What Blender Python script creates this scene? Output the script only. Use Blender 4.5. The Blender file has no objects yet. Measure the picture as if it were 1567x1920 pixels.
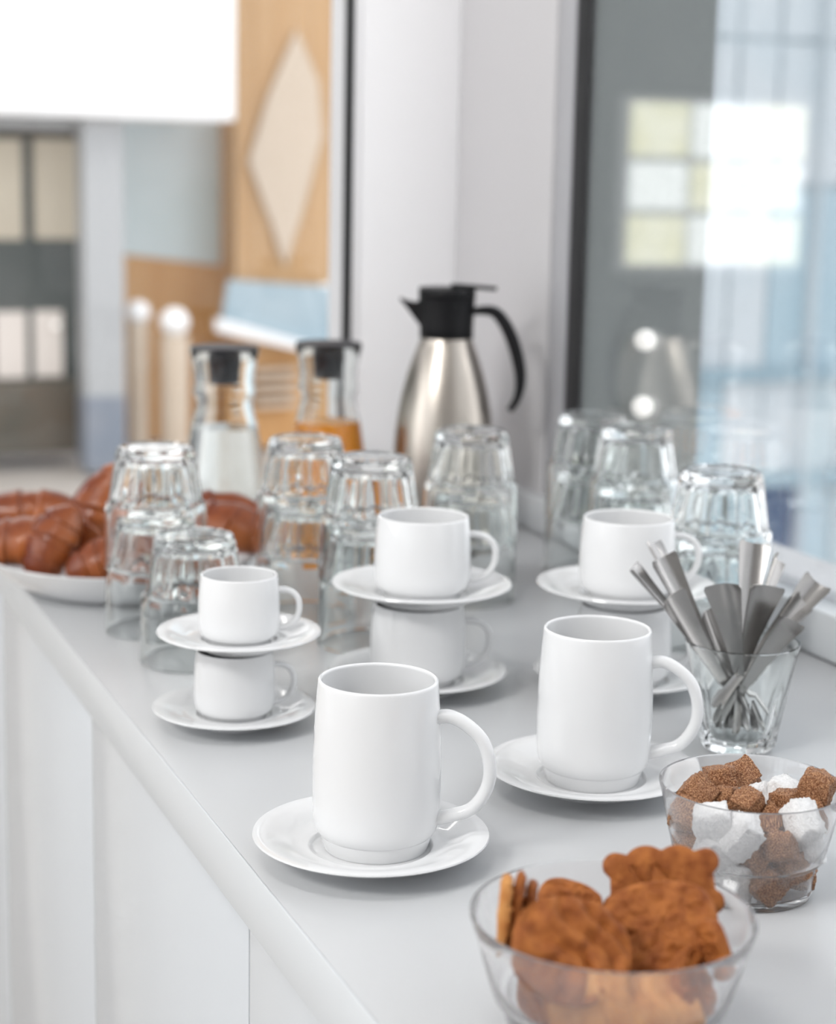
import bpy, bmesh, math, random
from mathutils import Vector, Matrix, Quaternion, noise

C = bpy.context.scene.collection
SC = bpy.context.scene
random.seed(7)
R = math.radians

# ------------------------------------------------------------------ camera
YAW, PITCH, ROLL = R(21.950), R(10.641), R(1.1586)
EYE = Vector((0.0, 0.0, 1.319))
cy, sy = math.cos(YAW), math.sin(YAW)
fw = Vector((sy*math.cos(PITCH), cy*math.cos(PITCH), -math.sin(PITCH)))
rt = Vector((cy, -sy, 0)); up = rt.cross(fw)
rt, up = rt*math.cos(ROLL)+up*math.sin(ROLL), up*math.cos(ROLL)-rt*math.sin(ROLL)
cam = bpy.data.cameras.new('camera')
cam.sensor_fit = 'HORIZONTAL'; cam.sensor_width = 36.0; cam.lens = 3452.3/1567*36.0
cam.clip_start = 0.05; cam.clip_end = 200
cam.dof.use_dof = True; cam.dof.focus_distance = 1.15; cam.dof.aperture_fstop = 6.6
co = bpy.data.objects.new('camera', cam); C.objects.link(co)
co.matrix_world = Matrix(((rt.x, up.x, -fw.x, EYE.x), (rt.y, up.y, -fw.y, EYE.y), (rt.z, up.z, -fw.z, EYE.z), (0, 0, 0, 1)))
SC.camera = co

# ------------------------------------------------------------------ sky, light, exposure
w = bpy.data.worlds.new('sky'); SC.world = w; w.use_nodes = True
nt = w.node_tree; bg = nt.nodes['Background']
tc = nt.nodes.new('ShaderNodeTexCoord'); sp = nt.nodes.new('ShaderNodeSeparateXYZ')
cr = nt.nodes.new('ShaderNodeValToRGB')
nt.links.new(tc.outputs['Generated'], sp.inputs[0]); nt.links.new(sp.outputs['Z'], cr.inputs[0])
cr.color_ramp.elements[0].color = (0.97, 0.98, 1.0, 1); cr.color_ramp.elements[1].color = (0.86, 0.92, 1.0, 1)
nt.links.new(cr.outputs[0], bg.inputs['Color']); bg.inputs['Strength'].default_value = 1.3

def area(name, loc, target, sx, sz, power, col=(1, 1, 1)):
    l = bpy.data.lights.new(name, 'AREA'); l.shape = 'RECTANGLE'; l.size = sx; l.size_y = sz
    l.energy = power; l.color = col
    o = bpy.data.objects.new(name, l); C.objects.link(o); o.location = loc
    o.rotation_euler = (Vector(target)-Vector(loc)).to_track_quat('-Z', 'Y').to_euler()
    return o
area('window_daylight_left', (-2.75, 1.9, 1.75), (0.6, 1.2, 0.9), 1.6, 1.8, 11, (1.0, 1.0, 1.0))  # unseen area lamp, added for the daylight assumed from the left
area('ceiling_light', (-1.7, 0.1, 2.86), (0.5, 1.2, 0.9), 0.8, 0.8, 40, (1.0, 0.99, 0.975))  # unseen overhead lamp, assumed from the slanting shade inside the mug
area('wall_washer', (-0.2, 0.7, 2.86), (0.9, 2.2, 1.5), 0.7, 0.5, 10, (1.0, 0.985, 0.97))  # unseen fill lamp, added to brighten the white end post
area('atrium_light', (0.4, 6.3, 3.9), (1.6, 7.8, 0.6), 2.5, 1.2, 45, (1.0, 0.97, 0.93))  # unseen lamp added to light the atrium beyond the end window

vs = SC.view_settings
vs.view_transform = 'Standard'; vs.look = 'None'; vs.gamma = 1.0; vs.use_curve_mapping = False
vs.exposure = 0.72
cyc = SC.cycles
cyc.max_bounces = 14; cyc.transmission_bounces = 14; cyc.transparent_max_bounces = 16
cyc.glossy_bounces = 6; cyc.diffuse_bounces = 5; cyc.sample_clamp_indirect = 6.0

# ------------------------------------------------------------------ materials
def mat(name, col, rough=0.5, metal=0.0, spec=0.5, noise_scale=0, col2=None, bump=0, bump_scale=60, bump_detail=4,
        trans=0, ior=1.45, coat=0, aniso=0, emit=None, emit_s=0, coords='Object', stretch=(1, 1, 1), lo=0.35, hi=0.65):
    m = bpy.data.materials.new(name); m.use_nodes = True
    t = m.node_tree; b = t.nodes['Principled BSDF']
    b.inputs['Base Color'].default_value = (*col, 1); b.inputs['Roughness'].default_value = rough
    b.inputs['Metallic'].default_value = metal; b.inputs['Specular IOR Level'].default_value = spec
    b.inputs['Transmission Weight'].default_value = trans; b.inputs['IOR'].default_value = ior
    b.inputs['Coat Weight'].default_value = coat; b.inputs['Coat Roughness'].default_value = 0.08
    b.inputs['Anisotropic'].default_value = aniso
    if emit:
        b.inputs['Emission Color'].default_value = (*emit, 1); b.inputs['Emission Strength'].default_value = emit_s
    tcn = t.nodes.new('ShaderNodeTexCoord'); mp = t.nodes.new('ShaderNodeMapping')
    t.links.new(tcn.outputs[coords], mp.inputs[0]); mp.inputs['Scale'].default_value = stretch
    if col2:
        n = t.nodes.new('ShaderNodeTexNoise'); n.inputs['Scale'].default_value = noise_scale; n.inputs['Detail'].default_value = 5
        t.links.new(mp.outputs[0], n.inputs['Vector'])
        r = t.nodes.new('ShaderNodeValToRGB'); r.color_ramp.elements[0].position = lo; r.color_ramp.elements[1].position = hi
        r.color_ramp.elements[0].color = (*col, 1); r.color_ramp.elements[1].color = (*col2, 1)
        t.links.new(n.outputs['Fac'], r.inputs[0]); t.links.new(r.outputs[0], b.inputs['Base Color'])
    if bump:
        n2 = t.nodes.new('ShaderNodeTexNoise'); n2.inputs['Scale'].default_value = bump_scale; n2.inputs['Detail'].default_value = bump_detail
        t.links.new(mp.outputs[0], n2.inputs['Vector'])
        bp = t.nodes.new('ShaderNodeBump'); bp.inputs['Strength'].default_value = bump; bp.inputs['Distance'].default_value = 0.002
        t.links.new(n2.outputs['Fac'], bp.inputs['Height']); t.links.new(bp.outputs[0], b.inputs['Normal'])
    return m

def pane_mat(name, tint=(1, 1, 1), refl=0.06):
    m = bpy.data.materials.new(name); m.use_nodes = True; t = m.node_tree; t.nodes.clear()
    o = t.nodes.new('ShaderNodeOutputMaterial'); mx = t.nodes.new('ShaderNodeMixShader')
    tr = t.nodes.new('ShaderNodeBsdfTransparent'); gl = t.nodes.new('ShaderNodeBsdfGlossy'); lw = t.nodes.new('ShaderNodeLayerWeight')
    mu = t.nodes.new('ShaderNodeMath'); mu.operation = 'MULTIPLY'; mu.inputs[1].default_value = refl/0.06*0.55
    tr.inputs[0].default_value = (*tint, 1); gl.inputs['Roughness'].default_value = 0.02; lw.inputs[0].default_value = 0.35
    t.links.new(lw.outputs['Fresnel'], mu.inputs[0]); t.links.new(mu.outputs[0], mx.inputs[0])
    t.links.new(tr.outputs[0], mx.inputs[1]); t.links.new(gl.outputs[0], mx.inputs[2]); t.links.new(mx.outputs[0], o.inputs[0])
    return m

M = {}
M['porcelain'] = mat('porcelain', (0.745, 0.75, 0.755), 0.05, spec=0.5)
M['laminate'] = mat('white_laminate', (0.535, 0.545, 0.555), 0.30, spec=0.4, bump=0.02, bump_scale=300)
M['edge'] = mat('white_edge_band', (0.63, 0.655, 0.675), 0.25, spec=0.4)
M['lacquer'] = mat('white_lacquer', (0.585, 0.61, 0.635), 0.18, spec=0.5)
M['carcass'] = mat('cabinet_carcass', (0.62, 0.62, 0.62), 0.5)
M['glass'] = mat('clear_glass', (0.97, 0.99, 0.985), 0.0, trans=1, ior=1.47)
M['bowlglass'] = mat('bowl_glass', (0.99, 0.99, 0.99), 0.0, trans=1, ior=1.45)
def haze(m, k):
    t = m.node_tree; b = t.nodes['Principled BSDF']; o = t.nodes['Material Output']
    d = t.nodes.new('ShaderNodeBsdfDiffuse'); d.inputs[0].default_value = (0.9, 0.9, 0.92, 1)
    tl = t.nodes.new('ShaderNodeBsdfTranslucent'); tl.inputs[0].default_value = (0.9, 0.9, 0.92, 1)
    a = t.nodes.new('ShaderNodeMixShader'); c = t.nodes.new('ShaderNodeMixShader'); c.inputs[0].default_value = k
    t.links.new(d.outputs[0], a.inputs[1]); t.links.new(tl.outputs[0], a.inputs[2])
    t.links.new(b.outputs[0], c.inputs[1]); t.links.new(a.outputs[0], c.inputs[2]); t.links.new(c.outputs[0], o.inputs['Surface'])
haze(M['bowlglass'], 0.08)
M['water'] = mat('water', (0.97, 0.99, 1.0), 0.0, trans=1, ior=1.333)
M['juice'] = mat('orange_juice', (1.0, 0.37, 0.010), 0.25, spec=0.4, noise_scale=30, col2=(1.0, 0.41, 0.016))
M['black'] = mat('black_plastic', (0.007, 0.007, 0.008), 0.45, spec=0.25, bump=0.05, bump_scale=400)
M['stopper'] = mat('dark_rubber', (0.028, 0.026, 0.032), 0.5, bump=0.05, bump_scale=300)
M['steel'] = mat('brushed_steel', (0.46, 0.42, 0.375), 0.31, metal=1, bump=0.03, bump_scale=40, stretch=(8, 8, 0.3))
M['spoonsteel'] = mat('satin_steel', (0.36, 0.35, 0.34), 0.27, metal=1, bump=0.02, bump_scale=200)
M['cookie'] = mat('gingerbread', (0.20, 0.052, 0.012), 0.62, spec=0.25, noise_scale=120, col2=(0.42, 0.145, 0.036), bump=0.5, bump_scale=420, lo=0.3, hi=0.72)
M['cookieedge'] = mat('pale_biscuit', (0.46, 0.18, 0.05), 0.65, spec=0.2, noise_scale=140, col2=(0.62, 0.30, 0.10), bump=0.5, bump_scale=500)
M['brownsugar'] = mat('brown_sugar', (0.20, 0.066, 0.022), 0.35, spec=0.5, noise_scale=1300, col2=(0.74, 0.42, 0.22), bump=0.9, bump_scale=1100, lo=0.42, hi=0.70)
M['whitesugar'] = mat('white_sugar', (0.80, 0.80, 0.80), 0.5, spec=0.4, noise_scale=500, col2=(0.93, 0.93, 0.93), bump=0.7, bump_scale=900)
M['crust'] = mat('baked_crust', (0.14, 0.026, 0.010), 0.28, spec=0.5, noise_scale=14, col2=(0.46, 0.14, 0.036), bump=0.15, bump_scale=70, lo=0.38, hi=0.74)
M['paint'] = mat('white_wall_paint', (0.80, 0.80, 0.81), 0.6, bump=0.04, bump_scale=200)
M['post'] = mat('white_post_paint', (0.93, 0.93, 0.945), 0.45)
M['greypost'] = mat('light_grey_metal_cladding', (0.56, 0.55, 0.56), 0.45)
M['frame'] = mat('grey_aluminium', (0.42, 0.42, 0.44), 0.4, spec=0.4)
M['gasket'] = mat('black_gasket', (0.010, 0.010, 0.012), 0.5)
M['ceiling'] = mat('ceiling_paint', (0.78, 0.78, 0.78), 0.8, bump=0.03, bump_scale=150)
M['floor'] = mat('pale_stone_floor', (0.50, 0.46, 0.42), 0.35, noise_scale=6, col2=(0.56, 0.52, 0.48))
M['backwall'] = mat('warm_white_wall', (0.66, 0.655, 0.65), 0.6, bump=0.04, bump_scale=100)
M['pane'] = pane_mat('window_glass', refl=0.06)
M['timber'] = mat('pale_timber', (0.48, 0.285, 0.13), 0.55, noise_scale=9, col2=(0.52, 0.33, 0.17), stretch=(1, 1, 0.12), bump=0.1, bump_scale=30)
M['timberdark'] = mat('oiled_timber', (0.56, 0.29, 0.105), 0.55, noise_scale=9, col2=(0.62, 0.35, 0.145), stretch=(1, 1, 0.12), bump=0.1, bump_scale=30)
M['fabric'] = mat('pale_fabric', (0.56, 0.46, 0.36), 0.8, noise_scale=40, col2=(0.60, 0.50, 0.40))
M['bulk'] = mat('bulkhead_white', (0.93, 0.93, 0.93), 0.7, bump=0.03, bump_scale=100)
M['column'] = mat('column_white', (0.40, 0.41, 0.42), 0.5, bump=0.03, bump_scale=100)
M['plinth'] = mat('blue_grey_plinth', (0.20, 0.23, 0.28), 0.5, noise_scale=5, col2=(0.24, 0.26, 0.30))
M['bluepanel'] = mat('frosted_blue_glass', (0.60, 0.70, 0.72), 0.3, noise_scale=2, col2=(0.68, 0.77, 0.80))
M['bluerail'] = mat('tinted_blue_glass', (0.37, 0.46, 0.51), 0.2, noise_scale=2, col2=(0.30, 0.40, 0.46))
M['darkunit'] = mat('dark_olive_laminate', (0.085, 0.085, 0.070), 0.5, noise_scale=4, col2=(0.13, 0.11, 0.085))
M['darkgreen'] = mat('dark_green_panel', (0.070, 0.082, 0.078), 0.5, noise_scale=4, col2=(0.09, 0.10, 0.095))
M['litpane'] = mat('lit_beige_pane', (0.45, 0.40, 0.32), 0.4, noise_scale=3, col2=(0.52, 0.47, 0.38), emit=(0.62, 0.52, 0.38), emit_s=0.10)
M['brightpane'] = mat('lit_white_pane', (0.50, 0.46, 0.43), 0.4, emit=(1.0, 0.90, 0.82), emit_s=0.18)
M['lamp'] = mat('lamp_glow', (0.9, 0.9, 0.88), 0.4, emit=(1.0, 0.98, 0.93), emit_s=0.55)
M['shade'] = mat('white_lamp_shade', (0.88, 0.88, 0.88), 0.4)
M['facadegrey'] = mat('grey_facade_panel', (0.24, 0.262, 0.258), 0.6, noise_scale=3, col2=(0.26, 0.28, 0.275))
M['facadelight'] = mat('light_grey_lintel', (0.26, 0.27, 0.26), 0.6)
M['yellowpane'] = mat('lit_yellow_green_pane', (0.5, 0.5, 0.3), 0.3, noise_scale=7, col2=(0.75, 0.78, 0.74), emit=(0.95, 0.93, 0.66), emit_s=1.0)
M['daypane'] = mat('daylight_pane', (0.7, 0.75, 0.75), 0.3, emit=(0.96, 1.0, 0.97), emit_s=1.1)
M['brightlamp'] = mat('bright_lamp_glow', (0.9, 0.9, 0.88), 0.4, emit=(1.0, 0.97, 0.9), emit_s=9.0)
M['whitepane'] = mat('white_spandrel', (0.62, 0.66, 0.66), 0.4)
M['fpane'] = [mat('pale_blue_pane', (0.58, 0.70, 0.75), 0.25, noise_scale=1.2, col2=(0.68, 0.76, 0.80)),
              mat('ice_blue_pane', (0.48, 0.65, 0.74), 0.25, noise_scale=1.2, col2=(0.58, 0.71, 0.78)),
              mat('cool_white_pane', (0.80, 0.84, 0.87), 0.25, noise_scale=1.2, col2=(0.70, 0.78, 0.83))]
M['ffin'] = mat('blue_steel_mullion', (0.36, 0.50, 0.58), 0.4)
M['fblue'] = mat('deep_blue_pane', (0.05, 0.10, 0.22), 0.2)
M['soil'] = mat('paved_ground', (0.35, 0.36, 0.36), 0.8, noise_scale=1, col2=(0.4, 0.4, 0.4))

# ------------------------------------------------------------------ object helpers
def tag(o, label=None, cat=None, group=None, kind=None):
    if label: o['label'] = label
    if cat: o['category'] = cat
    if group: o['group'] = group
    if kind: o['kind'] = kind
    return o

def link(name, me, m, parent=None, smooth=None):
    if m is not None and not me.materials: me.materials.append(m)
    if smooth is not None:
        for p in me.polygons: p.use_smooth = True
        me.set_sharp_from_angle(angle=R(smooth))
    o = bpy.data.objects.new(name, me); C.objects.link(o)
    if parent: o.parent = parent
    return o

def from_bm(name, bm, m, parent=None, smooth=None):
    bmesh.ops.recalc_face_normals(bm, faces=bm.faces[:])
    me = bpy.data.meshes.new(name); bm.to_mesh(me); bm.free()
    return link(name, me, m, parent, smooth)

def empty(name, loc, rz=0.0):
    o = bpy.data.objects.new(name, None); C.objects.link(o); o.location = loc; o.rotation_euler = (0, 0, rz)
    o.empty_display_size = 0.03
    return o

def copy_tree(o, parent=None):
    c = o.copy(); C.objects.link(c)
    for k in list(c.keys()):
        if k in ('label',): del c[k]
    if parent: c.parent = parent
    for ch in [x for x in list(C.objects) if x.parent == o]:
        copy_tree(ch, c)
    return c

def add_box(bm, x0, y0, z0, x1, y1, z1, bevel=0.0, seg=2):
    vs_ = [bm.verts.new((x, y, z)) for x in (x0, x1) for y in (y0, y1) for z in (z0, z1)]
    f = [(0, 1, 3, 2), (4, 6, 7, 5), (0, 4, 5, 1), (2, 3, 7, 6), (0, 2, 6, 4), (1, 5, 7, 3)]
    fs = [bm.faces.new([vs_[i] for i in q]) for q in f]
    if bevel:
        es = list({e for q in fs for e in q.edges})
        bmesh.ops.bevel(bm, geom=es, offset=bevel, segments=seg, profile=0.5, affect='EDGES')

def box(name, a, b, m, parent=None, bevel=0.0):
    bm = bmesh.new(); add_box(bm, *a, *b, bevel=bevel)
    return from_bm(name, bm, m, parent, 40 if bevel else None)

def add_lathe(bm, prof, seg=64, radfn=None):
    rings = []
    for i, (r, z) in enumerate(prof):
        if r < 1e-6: rings.append([bm.verts.new((0, 0, z))]); continue
        ring = []
        for k in range(seg):
            a = 2*math.pi*k/seg; rr = radfn(i, r, a) if radfn else r
            ring.append(bm.verts.new((rr*math.cos(a), rr*math.sin(a), z)))
        rings.append(ring)
    for A, B in zip(rings[:-1], rings[1:]):
        for k in range(seg):
            k2 = (k+1) % seg
            if len(A) == 1 and len(B) == 1: continue
            if len(A) == 1: bm.faces.new((A[0], B[k], B[k2]))
            elif len(B) == 1: bm.faces.new((A[k], B[0], A[k2]))
            else: bm.faces.new((A[k], B[k], B[k2], A[k2]))

def arc(c, r, a0, a1, n):
    return [(c[0]+r*math.cos(R(a0+(a1-a0)*i/n)), c[1]+r*math.sin(R(a0+(a1-a0)*i/n))) for i in range(n+1)]

def spline(pts, n):
    """Catmull-Rom through pts (tuples of any length)"""
    P = [Vector(p) for p in pts]; P = [2*P[0]-P[1]]+P+[2*P[-1]-P[-2]]
    out = []
    for i in range(1, len(P)-2):
        for k in range(n):
            t = k/n; a, b, c, d = P[i-1], P[i], P[i+1], P[i+2]
            out.append(0.5*((2*b)+(c-a)*t+(2*a-5*b+4*c-d)*t*t+(3*b-a-3*c+d)*t**3))
    out.append(P[-2]); return out

def add_sweep(bm, path, wid, thk, side, seg=14):
    """elliptic tube: path of Vectors, wid(i) across 'side', thk(i) in the plane"""
    rings = []; n = len(path)
    for i, p in enumerate(path):
        t = (path[min(i+1, n-1)]-path[max(i-1, 0)]).normalized()
        s = (side-t*side.dot(t)).normalized(); u = t.cross(s)
        rings.append([bm.verts.new(p+s*(wid(i)*math.cos(a))+u*(thk(i)*math.sin(a))) for a in [2*math.pi*k/seg for k in range(seg)]])
    for A, B in zip(rings[:-1], rings[1:]):
        for k in range(seg): bm.faces.new((A[k], A[(k+1) % seg], B[(k+1) % seg], B[k]))
    bm.faces.new(rings[0][::-1]); bm.faces.new(rings[-1])

Z0 = 0.9   # height of the worktop
SIDE = math.atan2(-sy, cy)   # heading of "to the right" seen from where one stands at the counter

# ------------------------------------------------------------------ the room
def struct(name, a, b, m, bevel=0.0):
    return tag(box(name, a, b, m, None, bevel), kind='structure')

struct('floor', (-3.2, -2.7, -0.1), (1.95, 5.1, 0.0), M['floor'])
struct('floor_atrium', (-3.2, 5.1, -0.1), (3.2, 9.6, 0.0), M['floor'])
struct('ceiling', (-3.2, -2.7, 2.9), (1.10, 2.32, 3.05), M['ceiling'])
struct('wall_back', (-3.2, -2.7, 0.0), (1.10, -2.55, 2.9), M['backwall'])
# right wall: parapet under the window, head above it, window between
struct('wall_right', (0.967, -2.55, 0.0), (1.092, 2.32, 0.924), M['paint'])
struct('wall_right_head', (0.967, -2.55, 2.55), (1.10, 1.80, 2.9), M['paint'])
struct('wall_right_pier', (0.946, -2.55, 0.0), (0.966, -0.9, 2.55), M['paint'])
struct('trim_1', (0.931, 1.925, 0.0), (0.966, 2.1998, 2.9), M['greypost'], 0.003)      # grey clad post in the corner
struct('trim_2', (0.800, 2.200, 0.0), (0.96, 2.32, 2.9), M['post'], 0.003)            # white post at the end wall
o = struct('trim_3', (0.9178, -0.9, Z0+0.0005), (0.9455, 2.196, Z0+0.0418), M['edge'], 0.0015)  # window sill kerb
struct('wall_right_reveal', (0.9417, 1.848, 0.925), (1.092, 1.8838, 2.9), M['facadegrey'])
struct('wall_right_outer', (0.9665, 1.8838, 0.925), (1.092, 2.32, 2.9), M['facadegrey'])       # grey outer reveal behind the glass
# window 1, right
wn = tag(box('window_1', (0.9350, 1.8845, 0.925), (0.966, 1.9245, 2.55), M['frame'], None, 0.002), kind='structure')
box('window_gasket', (0.9366, 1.8495, 0.9425), (0.9415, 1.8840, 2.55), M['gasket'], wn, 0.002)
box('window_rail', (0.9462, -0.86, 0.925), (0.966, 1.8475, 0.9445), M['frame'], wn)
box('window_head', (0.937, -0.86, 2.51), (0.966, 1.8475, 2.55), M['frame'], wn)
box('window_jamb', (0.956, -0.9, 0.925), (0.966, -0.86, 2.55), M['frame'], wn)
box('pane', (0.937, -0.86, 0.9445), (0.941, 1.8490, 2.51), M['pane'], wn)
# window 2, end wall towards the atrium
wn = tag(box('window_2', (0.790, 2.2, 0.0), (0.7995, 2.27, 2.9), M['post'], None, 0.001), kind='structure')
box('window_gasket', (0.7862, 2.199, 0.0), (0.7898, 2.226, 2.9), M['gasket'], wn)
box('pane', (-1.2, 2.228, 0.05), (0.7895, 2.234, 2.86), M['pane'], wn)
box('window_rail', (-1.2, 2.205, 0.0), (0.781, 2.26, 0.05), M['post'], wn)
box('window_head', (-1.2, 2.205, 2.86), (0.781, 2.26, 2.9), M['post'], wn)
box('mullion', (-1.26, 2.205, 0.0), (-1.2, 2.26, 2.9), M['post'], wn)
box('pane', (-2.94, 2.228, 0.05), (-1.26, 2.234, 2.86), M['pane'], wn)
box('window_rail', (-2.94, 2.205, 0.0), (-1.26, 2.26, 0.05), M['post'], wn)
box('window_head', (-2.94, 2.205, 2.86), (-1.26, 2.26, 2.9), M['post'], wn)
# left wall: a run of tall windows
struct('wall_left', (-3.2, -2.55, 0.0), (-3.0, 2.32, 0.45), M['paint'])
struct('wall_left_head', (-3.2, -2.55, 2.6), (-3.0, 2.32, 2.9), M['paint'])
for i, y in enumerate((-2.55, -1.4, -0.2, 1.0, 2.12)):
    struct('wall_left_pier', (-3.2, y, 0.45), (-3.0, y+0.2, 2.6), M['paint'])
for i, y in enumerate((-2.35, -1.2, 0.0, 1.2)):
    y1 = (-1.4, -0.2, 1.0, 2.12)[i]
    wn = tag(box('window_%d' % (i+3), (-3.12, y, 0.45), (-3.06, y+0.04, 2.6), M['frame'], None), kind='structure')
    box('window_jamb', (-3.12, y1-0.04, 0.45), (-3.06, y1, 2.6), M['frame'], wn)
    box('mullion', (-3.12, (y+y1)/2-0.02, 0.45), (-3.06, (y+y1)/2+0.02, 2.6), M['frame'], wn)
    box('pane', (-3.095, y+0.04, 0.45), (-3.09, y1-0.04, 2.6), M['pane'], wn)

# ------------------------------------------------------------------ counter
wt = tag(empty('worktop', (0.61, 0.75, Z0)), 'pale grey worktop with white edge running along the window', 'worktop')
wt.location = (0, 0, 0)
bm = bmesh.new(); add_box(bm, 0.3052, -0.55, Z0-0.040, 0.9172, 2.192, Z0, 0.0006); from_bm('top', bm, M['laminate'], wt, 40)
box('edge_band', (0.3038, -0.55, Z0-0.040), (0.30515, 2.192, Z0-0.0002), M['edge'], wt, 0.0004)
ys = [2.19, 1.946, 1.485, 1.022, 0.56, 0.10, -0.36]
for i in range(len(ys)-1):
    y1, y0 = ys[i], ys[i+1]
    lab = ['cabinet farthest along the counter under the plate end', 'cabinet under the tumbler stacks, left of the faint door seam', 'cabinet below the espresso cups, between the two door seams',
           'cabinet right of the sharp door seam under the front mug', 'cabinet under the cookie bowl at the near end', 'cabinet beyond the cookie bowl towards the viewer'][i]
    c = tag(empty('base_cabinet', (0.6, (y0+y1)/2, 0)), 'white lacquered '+lab, 'cabinet', 'cabinets under the worktop')
    d = Vector((-0.6, -(y0+y1)/2, 0))
    def cb(name, a, b, m, bev=0):
        ob = box(name, a, b, m, c, bev); ob.location = d; return ob
    cb('carcass', (0.330, y0+0.001, 0.10), (0.90, y1-0.001, Z0-0.041), M['carcass'])
    cb('plinth', (0.36, y0+0.001, 0.0), (0.88, y1-0.001, 0.0995), M['carcass'])
    cb('door', (0.3058, y0+0.0013, 0.11), (0.3295, y1-0.0013, Z0-0.0412), M['lacquer'], 0.0008)

# ------------------------------------------------------------------ beyond the end window: the atrium
def AX(px): return 2.318+(px-440)*0.00252 if px > 232 else 1.820+(px-232)*0.00243    # metres along the atrium wall
def AZ(py, px=400): return 1.502-(py-225)*0.002335-(440-px)*0.00004
def ab(name, x0, y0, x1, y1, m, Y, dep, parent=None):
    k = Y/8.0
    return box(name, (AX(x0)*k, Y, 1.319+(AZ(y1, x0)-1.319)*k), (AX(x1)*k, Y+dep, 1.319+(AZ(y0, x0)-1.319)*k), m, parent)
struct('ceiling_atrium', (-3.2, 2.33, 4.2), (2.05, 5.1, 4.4), M['ceiling'])  # unseen roof in two parts, added to cut the sky light on the atrium
struct('ceiling_atrium_rear', (-3.2, 5.1, 4.2), (3.2, 9.6, 4.4), M['ceiling'])
struct('wall_atrium', (-3.2, 9.4, 0.0), (3.2, 9.6, 4.2), M['paint'])
b = tag(box('bulkhead', (-0.6, 7.5, 1.319+(AZ(226)-1.319)*7.5/8), (AX(441)*7.5/8, 8.3, 3.4), M['bulk'], None, 0.01), 'deep white bulkhead beam over the cafe beyond the end window', 'bulkhead')
t = tag(empty('timber_tower', (2.58, 8.05, 0)), 'tall pale timber wall beside the black window gasket', 'timber wall')
def tp(name, a, b, m):
    ob = box(name, a, b, m, t); ob.location = -Vector(t.location); return ob
for i in range(6):
    x0 = AX(441)+(AX(648)-AX(441))*i/6; x1 = AX(441)+(AX(648)-AX(441))*(i+1)/6
    tp('plank', (x0+0.001, 8.0, AZ(534)), (x1-0.001, 8.04-0.006*(i % 2), 3.6), M['timber'])
tp('core', (AX(442), 8.045, AZ(534)), (AX(647), 8.25, 3.6), M['timberdark'])
# slender post between tower and gasket
ab_ = tag(box('slim_post', (AX(641)*1.03, 8.26, 0.0), (AX(652)*1.03, 8.34, 3.6), M['facadelight'], None), 'slim pale post at right end of the timber wall', 'post')
# added pale panel, stands for a light reflection over the timber
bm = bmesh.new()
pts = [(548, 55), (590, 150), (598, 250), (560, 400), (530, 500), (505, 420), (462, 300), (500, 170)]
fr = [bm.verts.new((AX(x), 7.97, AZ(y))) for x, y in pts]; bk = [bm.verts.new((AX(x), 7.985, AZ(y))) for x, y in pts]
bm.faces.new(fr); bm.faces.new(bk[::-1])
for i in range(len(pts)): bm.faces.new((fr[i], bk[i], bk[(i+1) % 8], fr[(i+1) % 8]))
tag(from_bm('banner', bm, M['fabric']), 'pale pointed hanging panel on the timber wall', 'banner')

def slant(name, pts, m, Y, dep, parent=None):
    bm = bmesh.new(); k = Y/8.0
    q = [(AX(x)*k, 1.319+(AZ(y, x)-1.319)*k) for x, y in pts]
    a = [bm.verts.new((x, Y, z)) for x, z in q]; b_ = [bm.verts.new((x, Y+dep, z)) for x, z in q]
    bm.faces.new(a); bm.faces.new(b_[::-1]); n = len(q)
    for i in range(n): bm.faces.new((a[i], b_[i], b_[(i+1) % n], a[(i+1) % n]))
    return from_bm(name, bm, m, parent)
s = tag(slant('stair_flank', [(225, 473), (440, 502), (440, 828), (225, 828)], M['timberdark'], 8.35, 0.2), 'timber clad stair side below the frosted blue glass', 'stair')
tag(slant('glass_screen', [(225, 222), (440, 222), (440, 501), (225, 472)], M['bluepanel'], 8.37, 0.06), 'frosted blue glass screen standing on the timber stair side', 'glass screen')
s = tag(slant('stair_balustrade', [(428, 524), (655, 545), (655, 668), (560, 650), (415, 606)], M['bluerail'], 7.95, 0.02), 'sloping blue glass balustrade below the tall timber wall', 'balustrade')
slant('handrail', [(405, 596), (420, 600), (562, 646), (660, 668), (660, 684), (562, 664), (405, 622)], M['shade'], 7.92, 0.03, s)
tag(slant('stair_stringer', [(436, 628), (562, 660), (656, 676), (656, 852), (436, 852)], M['timberdark'], 8.1, 0.2), 'orange timber stair stringer behind the juice carafe', 'stair')
for i in range(4):
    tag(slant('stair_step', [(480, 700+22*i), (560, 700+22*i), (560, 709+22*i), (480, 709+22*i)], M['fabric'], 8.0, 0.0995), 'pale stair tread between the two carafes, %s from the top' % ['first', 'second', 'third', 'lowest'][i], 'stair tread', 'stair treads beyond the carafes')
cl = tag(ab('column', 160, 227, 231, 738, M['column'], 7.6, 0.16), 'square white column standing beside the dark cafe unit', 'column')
ab('plinth', 158, 738.5, 232, 880, M['plinth'], 7.59, 0.18, cl)
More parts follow.
